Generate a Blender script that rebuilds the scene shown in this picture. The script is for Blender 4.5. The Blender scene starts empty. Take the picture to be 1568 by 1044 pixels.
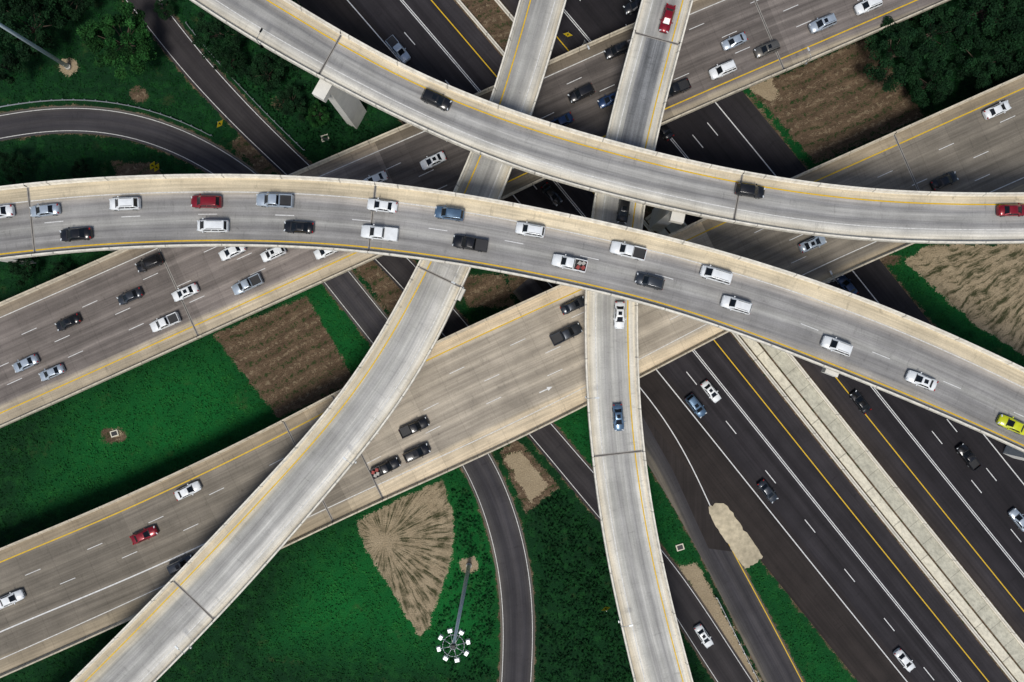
import bpy, math, random
import numpy as np
from mathutils import Vector
random.seed(7); rng=np.random.default_rng(7)
sc=bpy.context.scene
# ------------------------------------------------------------ image coordinates
H=132.0; F=1046.0; CX=784.0; CY=522.5      # image pixels to world: camera height, focal length in pixels, image centre
def W2(x,y,z=0.0):
    k=(H-z)/F
    return np.array([(x-CX)*k, -(y-CY)*k])
# ------------------------------------------------------------ node helpers
def new_mat(name):
    m=bpy.data.materials.new(name); m.use_nodes=True
    nt=m.node_tree; b=nt.nodes['Principled BSDF']; return m,nt,b
def sock(nt,s,v):
    if isinstance(v,(int,float,tuple,list)): s.default_value=v
    else: nt.links.new(v,s)
def mth(nt,op,a,b=None,c=None,clamp=False):
    n=nt.nodes.new('ShaderNodeMath'); n.operation=op; n.use_clamp=clamp
    sock(nt,n.inputs[0],a)
    if b is not None: sock(nt,n.inputs[1],b)
    if c is not None: sock(nt,n.inputs[2],c)
    return n.outputs[0]
def noise(nt,vec,scale,detail=3,rough=.55):
    n=nt.nodes.new('ShaderNodeTexNoise'); n.inputs['Scale'].default_value=scale
    n.inputs['Detail'].default_value=detail; n.inputs['Roughness'].default_value=rough
    if vec is not None: nt.links.new(vec,n.inputs['Vector'])
    return n.outputs[0]
def rng_map(nt,v,a,b,c,d,smooth=False):
    n=nt.nodes.new('ShaderNodeMapRange'); n.clamp=True
    if smooth: n.interpolation_type='SMOOTHSTEP'
    nt.links.new(v,n.inputs[0])
    for i,x in enumerate((a,b,c,d)): n.inputs[i+1].default_value=x
    return n.outputs[0]
def comb(nt,x,y,z=0.0):
    n=nt.nodes.new('ShaderNodeCombineXYZ'); sock(nt,n.inputs[0],x); sock(nt,n.inputs[1],y); sock(nt,n.inputs[2],z); return n.outputs[0]
def scl(nt,col,f):
    n=nt.nodes.new('ShaderNodeVectorMath'); n.operation='SCALE'; sock(nt,n.inputs[0],col); sock(nt,n.inputs['Scale'],f); return n.outputs[0]
def mix(nt,f,a,b):
    n=nt.nodes.new('ShaderNodeMix'); n.data_type='RGBA'; sock(nt,n.inputs[0],f)
    sock(nt,n.inputs[6],a if not isinstance(a,tuple) else (*a,1)); sock(nt,n.inputs[7],b if not isinstance(b,tuple) else (*b,1)); return n.outputs[2]
def ramp(nt,f,stops):
    n=nt.nodes.new('ShaderNodeValToRGB'); nt.links.new(f,n.inputs[0]); e=n.color_ramp.elements
    while len(e)>1: e.remove(e[0])
    e[0].position=stops[0][0]; e[0].color=(*stops[0][1],1)
    for p,c in stops[1:]:
        k=e.new(p); k.color=(*c,1)
    return n.outputs[0]
def uvsep(nt):
    u=nt.nodes.new('ShaderNodeUVMap'); u.uv_map='UVMap'
    s=nt.nodes.new('ShaderNodeSeparateXYZ'); nt.links.new(u.outputs[0],s.inputs[0]); return u.outputs[0],s.outputs[0],s.outputs[1]
def bump(nt,b,h,strength,dist=.02):
    n=nt.nodes.new('ShaderNodeBump'); n.inputs['Strength'].default_value=strength; n.inputs['Distance'].default_value=dist
    nt.links.new(h,n.inputs['Height']); nt.links.new(n.outputs[0],b.inputs['Normal'])
def deck_mat(name,Wd,stops,seam=0,rough=.85,dirty=1.0):
    m,nt,b=new_mat(name); uv,u,v=uvsep(nt)
    wob=noise(nt,comb(nt,mth(nt,'MULTIPLY',u,.3),mth(nt,'MULTIPLY',v,.08)),1.0,3)
    uu=mth(nt,'ADD',mth(nt,'DIVIDE',u,Wd),mth(nt,'MULTIPLY',mth(nt,'SUBTRACT',wob,.5),1.1/Wd))
    c=ramp(nt,uu,stops)
    k=dirty
    st=rng_map(nt,noise(nt,comb(nt,mth(nt,'MULTIPLY',u,2.6),mth(nt,'MULTIPLY',v,.05)),1.0,5,.6),.3,.7,1-.24*k,1+.18*k)
    st2=rng_map(nt,noise(nt,comb(nt,mth(nt,'MULTIPLY',u,.6),mth(nt,'MULTIPLY',v,.02)),1.0,4),.3,.7,1-.2*k,1+.14*k)
    bl=rng_map(nt,noise(nt,uv,.16,5,.6),.3,.7,1-.2*k,1+.15*k)
    fi=rng_map(nt,noise(nt,uv,4,5,.75),.25,.75,1-.17*k,1+.14*k)
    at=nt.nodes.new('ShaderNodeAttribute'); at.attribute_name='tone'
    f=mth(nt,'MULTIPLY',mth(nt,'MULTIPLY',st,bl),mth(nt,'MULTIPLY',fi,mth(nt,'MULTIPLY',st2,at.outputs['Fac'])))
    if seam:
        fr=mth(nt,'FRACT',mth(nt,'DIVIDE',v,seam))
        f=mth(nt,'MULTIPLY',f,rng_map(nt,mth(nt,'ABSOLUTE',mth(nt,'SUBTRACT',fr,.5)),0,.02,.84,1.0))
        pan=nt.nodes.new('ShaderNodeTexWhiteNoise'); pan.noise_dimensions='1D'
        nt.links.new(mth(nt,'FLOOR',mth(nt,'ADD',mth(nt,'DIVIDE',v,seam),.5)),pan.inputs['W'])
        f=mth(nt,'MULTIPLY',f,rng_map(nt,pan.outputs[0],0,1,.93,1.06))
    # run-off stains across the deck, oil spots
    dr=rng_map(nt,noise(nt,comb(nt,mth(nt,'MULTIPLY',u,.35),mth(nt,'MULTIPLY',v,1.3)),1,4,.7),.58,.75,1.0,1-.28*k)
    sp=rng_map(nt,noise(nt,uv,.8,3),.66,.76,1.0,.72,True)
    f=mth(nt,'MULTIPLY',mth(nt,'MULTIPLY',f,sp),dr)
    nt.links.new(scl(nt,c,f),b.inputs['Base Color']); b.inputs['Roughness'].default_value=rough; b.inputs['Specular IOR Level'].default_value=.3
    bump(nt,b,noise(nt,uv,9,3),.3)
    return m
def flat_mat(name,col,rough=.7,var=.15,scale=1.0,metal=0,seam=0):
    m,nt,b=new_mat(name)
    g=nt.nodes.new('ShaderNodeNewGeometry')
    n1=rng_map(nt,noise(nt,g.outputs['Position'],scale,5,.65),.28,.72,1-var,1+var)
    n2=rng_map(nt,noise(nt,g.outputs['Position'],scale*.12,3),.3,.7,1-var*.7,1+var*.7)
    f=mth(nt,'MULTIPLY',n1,n2)
    if seam:
        uv,u,v=uvsep(nt)
        fr=mth(nt,'FRACT',mth(nt,'DIVIDE',v,seam))
        f=mth(nt,'MULTIPLY',f,rng_map(nt,mth(nt,'ABSOLUTE',mth(nt,'SUBTRACT',fr,.5)),.006,.018,.55,1.0))
        s2=rng_map(nt,noise(nt,comb(nt,mth(nt,'MULTIPLY',u,2),mth(nt,'MULTIPLY',v,1.1)),1,5,.7),.42,.72,1.05,.68)
        f=mth(nt,'MULTIPLY',f,s2)
    nt.links.new(scl(nt,(*col,),f),b.inputs['Base Color'])
    b.inputs['Roughness'].default_value=rough; b.inputs['Metallic'].default_value=metal
    return m
def paint_line(name,col,wear=.5):
    m,nt,b=new_mat(name); g=nt.nodes.new('ShaderNodeNewGeometry')
    n=noise(nt,g.outputs['Position'],2.5,5,.7)
    f=rng_map(nt,n,.36,.62,1-wear,1.0)
    nt.links.new(scl(nt,col,f),b.inputs['Base Color']); b.inputs['Roughness'].default_value=.6
    return m
# ------------------------------------------------------------ mesh builder
class MB:
    def __init__(s): s.v=[];s.f=[];s.m=[];s.uv=[];s.t=[];s.mats=[];s.sm=[]
    def mat(s,m):
        if m not in s.mats: s.mats.append(m)
        return s.mats.index(m)
    def face(s,idx,m,uv=None,tone=1.0,sm=False):
        s.f.append(idx); s.m.append(s.mat(m)); s.uv.append(uv or [(0,0)]*len(idx)); s.t.append(tone); s.sm.append(sm)
    def quad(s,pts,m,sm=False):
        i=len(s.v); s.v.extend([tuple(p) for p in pts]); s.face(list(range(i,i+len(pts))),m,sm=sm)
    def box(s,c,d,m,rot=0.0,taper=1.0):
        i=len(s.v); cx,cy,cz=c; dx,dy,dz=[q/2 for q in d]; ca,sa=math.cos(rot),math.sin(rot)
        for zz in(-1,1):
            k=1.0 if zz<0 else taper
            for xx,yy in((-1,-1),(1,-1),(1,1),(-1,1)):
                x=xx*dx*k;y=yy*dy*k
                s.v.append((cx+x*ca-y*sa,cy+x*sa+y*ca,cz+zz*dz))
        for q in([3,2,1,0],[4,5,6,7],[0,1,5,4],[1,2,6,5],[2,3,7,6],[3,0,4,7]): s.face([i+a for a in q],m)
    def tube(s,p0,p1,r0,r1,m,n=10,cap=True):
        p0=Vector(p0);p1=Vector(p1);d=(p1-p0).normalized()
        a=d.orthogonal().normalized();b=d.cross(a); i=len(s.v)
        for p,r in((p0,r0),(p1,r1)):
            for k in range(n):
                t=2*math.pi*k/n; q=p+a*(math.cos(t)*r)+b*(math.sin(t)*r); s.v.append(tuple(q))
        for k in range(n): s.face([i+k,i+(k+1)%n,i+n+(k+1)%n,i+n+k],m,sm=True)
        if cap: s.face([i+n+k for k in range(n)],m); s.face([i+n-1-k for k in range(n)],m)
    def build(s,name,link=True):
        me=bpy.data.meshes.new(name); me.from_pydata(s.v,[],s.f); 
        for m in s.mats: me.materials.append(m)
        me.polygons.foreach_set('material_index',s.m); me.polygons.foreach_set('use_smooth',s.sm)
        l=me.uv_layers.new(name='UVMap'); l.data.foreach_set('uv',[c for u in s.uv for p in u for c in p])
        a=me.attributes.new('tone','FLOAT','FACE'); a.data.foreach_set('value',s.t)
        me.update()
        if not link: return me
        o=bpy.data.objects.new(name,me); sc.collection.objects.link(o); return o
# ------------------------------------------------------------ paths
def smooth(a,sig):
    k=np.arange(-3*sig,3*sig+1); g=np.exp(-.5*(k/sig)**2); g/=g.sum(); n=len(k)//2
    l=2*a[0]-a[n:0:-1]; r=2*a[-1]-a[-2:-n-2:-1]
    return np.convolve(np.concatenate([l,a,r]),g,'valid')
class Path:
    def __init__(s,pts,z,sig=14,step=2.0):
        """pts: list of (x,y,width) in image pixels, back-projected to deck height z"""
        p=np.array(pts,float)
        xy=np.array([W2(a,b,z) for a,b in p[:,:2]]); w=p[:,2]*(H-z)/F
        d=np.r_[0,np.cumsum(np.hypot(*np.diff(xy,axis=0).T))]
        t=np.arange(0,d[-1],0.5)
        X=smooth(np.interp(t,d,xy[:,0]),sig);Y=smooth(np.interp(t,d,xy[:,1]),sig);Wd=smooth(np.interp(t,d,w),sig)
        k=int(step/.5); X=X[::k];Y=Y[::k];Wd=Wd[::k]
        s.P=np.c_[X,Y]; T=np.gradient(s.P,axis=0); T/=np.linalg.norm(T,axis=1)[:,None]; s.T=T
        s.N=np.c_[-T[:,1],T[:,0]]   # left of travel along the path
        s.hw=Wd/2; s.z=z; s.s=np.r_[0,np.cumsum(np.hypot(*np.diff(s.P,axis=0).T))]; s.W=float(Wd.max())
    def near(s,q): return int(np.argmin(((s.P-q)**2).sum(1)))
    def at(s,t):
        return np.array([np.interp(t,s.s,s.P[:,0]),np.interp(t,s.s,s.P[:,1])]),np.array([np.interp(t,s.s,s.N[:,0]),np.interp(t,s.s,s.N[:,1])]),float(np.interp(t,s.s,s.hw))
def hpath(rows,z,**k):
    r=np.array(rows,float); c=(r[:,1]+r[:,2])/2; sl=np.gradient(c,r[:,0])
    return Path([(x,y,w) for x,y,w in zip(r[:,0],c,(r[:,2]-r[:,1])*np.cos(np.arctan(sl)))],z,**k)
def vpath(rows,z,**k):
    r=np.array(rows,float); c=(r[:,1]+r[:,2])/2; sl=np.gradient(c,r[:,0])
    return Path([(x,y,w) for x,y,w in zip(c,r[:,0],(r[:,2]-r[:,1])*np.cos(np.arctan(sl)))],z,**k)
def sweep(mb,pa,prof,mat,z=None,tone=None,i0=0,i1=None):
    i1=len(pa.P) if i1 is None else i1; z=pa.z if z is None else z
    base=len(mb.v); n=len(prof)
    for i in range(i0,i1):
        for sd,ins,dz in prof:
            lat= sd*(pa.hw[i]-ins)
            p=pa.P[i]+pa.N[i]*lat; mb.v.append((p[0],p[1],z+dz))
    def d_of(i,k):
        sd,ins,_=prof[k]; return ins if sd>=0 else 2*pa.hw[i]-ins
    for i in range(i0,i1-1):
        for k in range(n-1):
            a=base+(i-i0)*n+k
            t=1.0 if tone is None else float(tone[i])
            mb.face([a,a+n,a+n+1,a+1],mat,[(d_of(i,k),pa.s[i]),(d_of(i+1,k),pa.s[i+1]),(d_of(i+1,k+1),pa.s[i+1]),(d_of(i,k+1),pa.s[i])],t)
def line(mb,pa,d,w,mat,t0=None,t1=None,fromright=False,dz=.008,step=2.0):
    t0=0 if t0 is None else t0; t1=pa.s[-1] if t1 is None else t1
    n=max(2,int((t1-t0)/step)+1); ts=np.linspace(t0,t1,n); b=len(mb.v)
    for t in ts:
        p,N,hw=pa.at(t); c=(hw-d) if not fromright else (-hw+d)
        for q in(c+w/2,c-w/2):
            a=p+N*q; mb.v.append((a[0],a[1],pa.z+dz))
    for i in range(n-1):
        a=b+2*i; mb.face([a,a+1,a+3,a+2],mat,[(0,ts[i]),(w,ts[i]),(w,ts[i+1]),(0,ts[i+1])])
def dashes(mb,pa,d,mat,w=.12,L=3.0,gap=9.2,ph=0.,fromright=False,t0=None,t1=None):
    t=(t0 or 0)+ph; e=t1 or pa.s[-1]
    while t+L<e:
        line(mb,pa,d,w,mat,t,t+L,fromright); t+=L+gap
def joint(mb,pa,px,mat,w=.13):
    t=pa.s[pa.near(W2(px[0],px[1],pa.z))]; p,N,hw=pa.at(t); T=np.array([N[1],-N[0]])
    for ww,mm,dz in((w,mat,.016),(w+.3,jconc,.012)):
        c=[p+N*(hw-.45)+T*ww/2,p+N*(hw-.45)-T*ww/2,p-N*(hw-.45)-T*ww/2,p-N*(hw-.45)+T*ww/2]
        mb.quad([(*q,pa.z+dz) for q in c],mm)
    for sgn in(1,-1):
        q=p+N*sgn*(hw-.2)
        mb.box((q[0],q[1],pa.z+.42),(.06,.47,.9),mat,rot=math.atan2(T[1],T[0]))
# ------------------------------------------------------------ shared materials
white=paint_line('road_paint_white',(.82,.82,.80),.3)
white_old=paint_line('road_paint_white_worn',(.78,.77,.73),.35)
yellow=paint_line('road_paint_yellow',(.80,.50,.01),.25)
parap=flat_mat('parapet_concrete',(.82,.77,.66),.85,.10,1.2,seam=9)
parap2=flat_mat('parapet_concrete_weathered',(.60,.53,.41),.88,.18,1.0,seam=6)
conc=flat_mat('girder_concrete',(.50,.47,.41),.9,.16,.5)
pier=flat_mat('pier_concrete',(.74,.72,.66),.9,.10,.5)
dark=flat_mat('expansion_joint_rubber',(.045,.04,.038),.8,.2,2)
jconc=flat_mat('joint_header_concrete',(.30,.28,.25),.9,.2,2)
steel=flat_mat('galvanised_steel',(.45,.47,.48),.4,.1,3,metal=.7)
cream=(.70,.60,.43)
# ------------------------------------------------------------ path data
A=hpath([(120,-205,-115),(200,-150,-62),(300,-86,7),(400,-25,72),(500,38,127),(600,95,178),(700,140,224),(800,178,264),(900,208,293),(1000,235,317),(1100,258,339),(1200,276,356),(1300,289,368),(1400,296,374),(1568,298,374),(1780,288,364)],22)
B=hpath([(-220,322,434),(-100,300,412),(0,287,398),(100,276,387),(200,270,380),(350,267,376),(500,272,381),(600,282,391),(700,296,405),(800,314,423),(900,335,444),(1000,357,468),(1100,383,500),(1200,413,537),(1300,448,578),(1400,488,618),(1500,533,662),(1568,566,692),(1750,655,780)],24)
C=vpath([(-200,850,925),(-100,823,896),(0,797,868),(100,768,840),(170,748,818),(260,712,785),(330,680,757),(405,641,724),(480,604,694),(580,541,641),(660,478,584),(740,404,518),(850,300,424),(950,203,332),(1045,108,238),(1250,-100,30)],15)
D=vpath([(-200,1035,1112),(-100,1008,1087),(0,983,1061),(100,955,1034),(200,928,1007),(300,908,987),(400,896,976),(445,893,974),(600,896,977),(700,905,986),(800,918,1001),(900,937,1022),(1045,970,1060),(1250,1025,1120)],15)
E=hpath([(-250,575,768),(-150,530,722),(0,466,656),(200,378,566),(400,288,475),(570,214,399),(750,137,315),(900,68,241),(1010,20,193),(1150,-38,132),(1330,-110,55),(1568,-205,-50)],7,sig=24)
Fh=hpath([(-250,948,1150),(-150,905,1103),(0,838,1038),(200,757,949),(420,652,846),(550,583,783),(670,521,732),(860,434,640),(1000,371,566),(1100,322,516),(1215,270,452),(1300,234,415),(1420,180,365),(1568,113,300),(1780,20,205)],8,sig=20)
# ------------------------------------------------------------ bridge builder
def bridge(name,pa,dm,pm,tone,yl_left,d_yel,d_whi,dash_d,joints,piers,ncol=1,wcap=.9,deep=1.7,extra=None):
    mb=MB()
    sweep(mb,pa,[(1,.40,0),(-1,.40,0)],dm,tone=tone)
    for sd in(1,-1):
        pr=[(sd,1.3,-.45),(sd,0,-.32),(sd,0,.86),(sd,.26,.86),(sd,.32,.32),(sd,.46,.0)]
        sweep(mb,pa,pr if sd>0 else pr[::-1],pm)
    sweep(mb,pa,[(1,1.3,-.45),(1,1.5,-deep),(-1,1.5,-deep),(-1,1.3,-.45)][::-1],conc)
    line(mb,pa,d_yel,.22,yellow,fromright=not yl_left)
    line(mb,pa,d_whi,.16,white_old,fromright=yl_left)
    for d in dash_d: dashes(mb,pa,d,white,ph=rng.uniform(0,9),fromright=not yl_left)
    for j in joints: joint(mb,pa,j,dark)
    if extra: extra(mb)
    for px in piers:
        t=pa.s[pa.near(W2(px[0],px[1],pa.z))]; p,N,hw=pa.at(t); r=math.atan2(N[1],N[0])
        top=pa.z-deep
        if ncol==1:
            p=np.array(W2(px[0],px[1],pa.z)); mb.box((p[0],p[1],top-.7),(hw*2*wcap,2.2,1.4),pier,rot=r); mb.box((p[0],p[1],(top-1.4)/2-.2),(3.9,2.2,top-1.0),pier,rot=r)
        else:
            mb.box((p[0],p[1],top-.7),(hw*2*.85,2.0,1.4),pier,rot=r)
            for c in np.linspace(-.6,.6,ncol):
                q=p+N*hw*c; mb.tube((q[0],q[1],-.3),(q[0],q[1],top-1.3),.6,.6,pier,14)
    return mb.build(name)
def tone_x(pa,secs,axis=0,z=None):  # per-section factor; puts shade and vignette into the deck colour
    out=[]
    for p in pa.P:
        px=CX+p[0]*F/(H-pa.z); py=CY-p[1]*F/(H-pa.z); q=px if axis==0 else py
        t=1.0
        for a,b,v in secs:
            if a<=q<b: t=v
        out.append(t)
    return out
g1=(.43,.42,.395); g2=(.275,.27,.265); sh=(.80,.76,.66)
dmA=deck_mat('flyover_concrete_a',A.W,[(0,cream),(.16,cream),(.22,(.44,.41,.37)),(.34,g2),(.42,g1),(.50,g1),(.58,g2),(.66,(.38,.37,.35)),(.73,(.62,.60,.55)),(.80,sh),(1,cream)])
bridge('highway_flyover_bridge',A,dmA,parap,tone_x(A,[(-500,503,.85)]),True,1.75,2.3,[],[(503,82),(1130,300)],[(499,112),(1048,302),(150,-120)])  # left end toned down: vignette put into the colour
dmB=deck_mat('flyover_concrete_b',B.W,[(0,(.74,.63,.44)),(.19,(.68,.58,.41)),(.25,(.48,.44,.39)),(.33,(.30,.29,.28)),(.41,(.37,.36,.34)),(.48,(.30,.29,.28)),(.57,(.44,.43,.40)),(.66,(.27,.262,.255)),(.74,(.35,.34,.325)),(.80,(.27,.262,.255)),(.89,(.44,.41,.36)),(1,(.40,.34,.27))])
bridge('highway_flyover_bridge',B,dmB,parap,tone_x(B,[(-500,43,.82),(43,578,.95),(578,1000,1.08)]),False,.95,2.65,[5.1],[(43,335),(578,338)],[(45,335),(1300,525),(1720,720),(-120,360)])  # left end darker, middle brighter: vignette in the deck colour
dmC=deck_mat('flyover_concrete_c',C.W,[(0,cream),(.13,sh),(.24,(.66,.64,.59)),(.34,g1),(.44,(.55,.54,.50)),(.53,(.38,.37,.35)),(.66,(.46,.45,.41)),(.76,(.66,.59,.45)),(.9,cream),(1,cream)])
bridge('highway_ramp_bridge',C,dmC,parap,tone_x(C,[(-400,170,.8),(170,405,.85),(920,1500,.9)],1),False,1.75,1.9,[],[(300,920),(672,432)],[(676,436),(180,1035),(835,-60)])  # both ends darkened in colour to imitate a vignette
dmD=deck_mat('flyover_concrete_d',D.W,[(0,cream),(.10,sh),(.22,(.52,.51,.47)),(.32,(.36,.352,.335)),(.42,(.52,.51,.47)),(.52,(.38,.37,.35)),(.64,(.56,.55,.50)),(.74,sh),(.9,cream),(1,cream)])
asphold=deck_mat('worn_overlay',3.6,[(0,(.30,.30,.30)),(.2,(.20,.205,.21)),(.45,(.25,.255,.26)),(.75,(.18,.185,.19)),(1,(.27,.27,.27))],dirty=1.6)
def patchD(mb):  # darker resurfaced lane on the upper span
    t0=D.s[D.near(W2(1015,54,15))]; t1=D.s[D.near(W2(965,240,15))]
    line(mb,D,4.2,3.6,asphold,t0,t1,dz=.006)
bridge('highway_ramp_bridge',D,dmD,parap,tone_x(D,[(-400,55,.85),(55,235,.85)],1),True,1.6,1.9,[],[(945,692),(1015,54)],[(945,680),(990,950),(1040,-70)],extra=patchD)  # upper span darkened in colour, same vignette falloff
def lanes(Wd,edges,lo,hi,shl,shr):
    st=[(0,shl),(max(.01,(edges[0]-.4)/Wd),shl)]
    for a,b in zip(edges[:-1],edges[1:]):
        st+=[((a+.3)/Wd,hi),((a+(b-a)*.27)/Wd,lo),((a+(b-a)*.5)/Wd,tuple(.5*(x+y) for x,y in zip(lo,hi))),((a+(b-a)*.73)/Wd,lo)]
    st+=[((edges[-1]-.2)/Wd,hi),(min(.99,(edges[-1]+.5)/Wd),shr),(1,shr)]
    return st
lo=(.175,.150,.135); hi=(.265,.23,.205); shE=(.52,.44,.32)
dmE=deck_mat('viaduct_concrete_e',E.W,lanes(E.W,[2.3,6.0,9.7,13.3,17.0],lo,hi,(.29,.24,.18),shE),seam=6,dirty=1.1)
bridge('highway_viaduct_bridge',E,dmE,parap2,tone_x(E,[(-500,270,.92),(270,600,1.12),(600,1000,.6),(1000,1180,.85),(1180,2000,1.05)]),False,E.hw.mean()*2-17.1,2.3,[6.7,10.3,14.0],[(270,430),(1170,40)],[(-60,580),(140,495),(330,430),(905,150),(1270,0)],ncol=3,deep=1.5)  # low middle section: shade of the flyovers painted into the deck colour
def exF(mb):
    line(mb,Fh,14.0,.24,white,0,Fh.s[Fh.near(W2(430,770,8))])
    dashes(mb,Fh,14.1,white,t0=Fh.s[Fh.near(W2(548,700,8))])
dmF=deck_mat('viaduct_concrete_f',Fh.W,lanes(Fh.W,[2.35,6.3,10.2,14.1,18.2],(.275,.240,.192),(.36,.315,.25),(.48,.39,.27),(.53,.44,.31)),seam=6,dirty=1.05)
bridge('highway_viaduct_bridge',Fh,dmF,parap2,tone_x(Fh,[(-500,200,.66),(200,490,.76),(490,545,1.0),(545,1110,1.5),(1110,1380,.8),(1380,2000,.72)]),True,2.35,3.0,[6.3,10.2],[(480,720),(548,690),(1390,262)],[(60,930),(240,850),(1050,440),(1500,200)],ncol=3,deep=1.5,extra=exF)  # bright centre, dim ends: vignette brightness painted into the deck tone
mb=MB()
def arrow(px,z,ang):
    c=W2(*px,z); pts=[(-1.3,-.1),(.3,-.1),(.3,-.4),(1.3,0),(.3,.4),(.3,.1),(-1.3,.1)]
    ca,sa=math.cos(ang),math.sin(ang)
    mb.quad([(c[0]+x*ca-y*sa,c[1]+x*sa+y*ca,z+.012) for x,y in pts],white)
arrow((836,597),8,math.radians(25)); mb.build('road_marking_arrow')
# ------------------------------------------------------------ ground roads
G=Path([(440,-200,80),(540,-86,80),(615,0,80),(735,140,80),(900,338,80),(1065,540,80),(1270,797,80),(1470,1045,80),(1600,1206,80)],.05,sig=30)
a0=(.024,.021,.024);a1=(.038,.034,.038);a2=(.019,.017,.020)
def gstrip(mb,d0,d1,mat,z0,i0=0,i1=None,thick=.06):
    i1=len(G.P) if i1 is None else i1; b=len(mb.v)
    for i in range(i0,i1):
        for q,zz in((d1,-thick),(d1,0),(d0,0),(d0,-thick)):
            p=G.P[i]+G.N[i]*q; mb.v.append((p[0],p[1],z0+zz))
    for i in range(i0,i1-1):
        for k in range(3):
            a=b+(i-i0)*4+k; dl=[0,0,d1-d0,d1-d0]
            mb.face([a,a+4,a+5,a+1],mat,[(dl[k],G.s[i]),(dl[k],G.s[i+1]),(dl[k+1],G.s[i+1]),(dl[k+1],G.s[i])],1)
def gline(mb,q,w,mat,z=.06,t0=0,t1=None):
    t1=t1 or G.s[-1]; n=int((t1-t0)/2)+2; ts=np.linspace(t0,t1,n); b=len(mb.v)
    for t in ts:
        p,N,_=G.at(t)
        for k in(q+w/2,q-w/2): a=p+N*k; mb.v.append((a[0],a[1],z))
    for i in range(n-1): a=b+2*i; mb.face([a,a+1,a+3,a+2],mat)
def gdash(mb,q,ph=0,L=3.2,gap=9):
    t=ph
    while t<G.s[-1]-L: gline(mb,q,.16,white,t0=t,t1=t+L); t+=L+gap
w1=22.8
m1=deck_mat('asphalt_mainline',w1,[(0,a1),(.08,a1),(.15,a0),(.2,a1),(.28,a0),(.33,a1),(.38,a0),(.44,a1),(.5,a0),(.56,a1),(.62,a0),(.68,(.031,.025,.023)),(1,(.033,.026,.023))],rough=.9,dirty=1.15)
w2=25
m2=deck_mat('asphalt_mainline_far',w2,[(0,(.032,.029,.030)),(.17,a0),(.25,a2),(.3,a0),(.38,a2),(.45,a0),(.52,a2),(.6,a0),(.66,a2),(.78,a0),(.85,a1),(1,(.045,.036,.032))],rough=.9,dirty=1.15)
Gm=MB(); gstrip(Gm,-15.2,7.6,m1,.05)
for q in(-.17,.17): gline(Gm,q,.16,white)
gdash(Gm,-3.65,2); gline(Gm,-7.9,.19,white); gline(Gm,4.35,.2,yellow)
Gm.build('freeway_road')
Gm=MB(); gstrip(Gm,14.5,39.0,m2,.05)
for q in(22.38,22.72): gline(Gm,q,.16,white)
gline(Gm,18.2,.2,yellow); gdash(Gm,26.2,4); gdash(Gm,29.9,4); gline(Gm,33.6,.19,white)
Gm.build('freeway_road')
med=MB()
slab=flat_mat('median_concrete',(.52,.50,.40),.9,.18,.6,seam=4.2)
slab2=flat_mat('median_concrete_pale',(.74,.69,.55),.9,.12,.6,seam=8.4)
im=G.near(W2(930,380))
gstrip(med,8.8,10.5,slab2,.30,im,thick=.4)
gstrip(med,10.9,13.5,slab,.22,im,thick=.3)
def barrier(mb,q,mat,i0,i1=None,h=.85,z0=.05):
    i1=len(G.P) if i1 is None else i1; b=len(mb.v); pr=[(-.32,-.1),(-.30,.08),(-.15,.3),(-.12,h),(.12,h),(.15,.3),(.30,.08),(.32,-.1)]
    n=len(pr)
    for i in range(i0,i1):
        for o,zz in pr: p=G.P[i]+G.N[i]*(q-o); mb.v.append((p[0],p[1],z0+zz))
    for i in range(i0,i1-1):
        for k in range(n-1): a=b+(i-i0)*n+k; mb.face([a,a+n,a+n+1,a+1],mat,[(0,G.s[i]),(0,G.s[i+1]),(1,G.s[i+1]),(1,G.s[i])])
barrier(med,8.2,parap,0,h=1.0,z0=.0); barrier(med,13.9,parap,0,h=1.0,z0=.0)
med.build('median_barrier_wall')
def groad(name,pts,z,mat,lw=white,rw=white,inset=.5):
    pa=Path(pts,z,sig=12); mb=MB()
    sweep(mb,pa,[(1,0,-.08),(1,0,0),(-1,0,0),(-1,0,-.08)],mat)
    if lw: line(mb,pa,inset,.12,lw)
    if rw: line(mb,pa,inset,.12,rw,fromright=True)
    mb.build(name); return pa
am=deck_mat('asphalt_ramp',6.4,[(0,(.16,.14,.11)),(.05,(.085,.078,.072)),(.2,(.062,.057,.06)),(.32,(.048,.045,.050)),(.45,(.068,.063,.066)),(.6,(.048,.045,.050)),(.8,(.064,.06,.062)),(.95,(.085,.078,.072)),(1,(.16,.14,.11))],rough=.9)
am2=deck_mat('asphalt_frontage',6.4,[(0,(.10,.08,.06)),(.05,(.048,.041,.040)),(.25,(.034,.030,.032)),(.5,(.046,.041,.042)),(.75,(.034,.030,.032)),(.95,(.048,.041,.040)),(1,(.10,.08,.06))],rough=.9)
M=groad('ramp_road',[(-150,225,42),(-60,207,42),(0,194,42),(60,183,42),(120,180,42),(190,187,43),(260,208,44),(330,243,45),(390,285,46),(460,355,46),(520,430,47),(600,530,48),(670,620,48),(728,695,50),(758,760,52),(780,830,53),(792,900,53),(795,970,53),(791,1045,52),(780,1180,52)],.04,am,lw=white_old,rw=white_old)
def vp(rows): 
    r=np.array(rows,float);c=(r[:,1]+r[:,2])/2;sl=np.gradient(c,r[:,0]);return [(x,y,w) for x,y,w in zip(c,r[:,0],(r[:,2]-r[:,1])*np.cos(np.arctan(sl)))]
K=groad('frontage_road',vp([(-140,70,135),(-60,135,200),(0,190,250),(90,258,318),(180,340,402),(260,425,485),(400,575,635),(480,646,706),(600,748,806),(660,802,858),(750,876,936),(800,918,980),(870,981,1043),(960,1040,1102),(1045,1094,1156),(1200,1200,1262)]),.034,am2,lw=white,rw=white_old)
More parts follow.
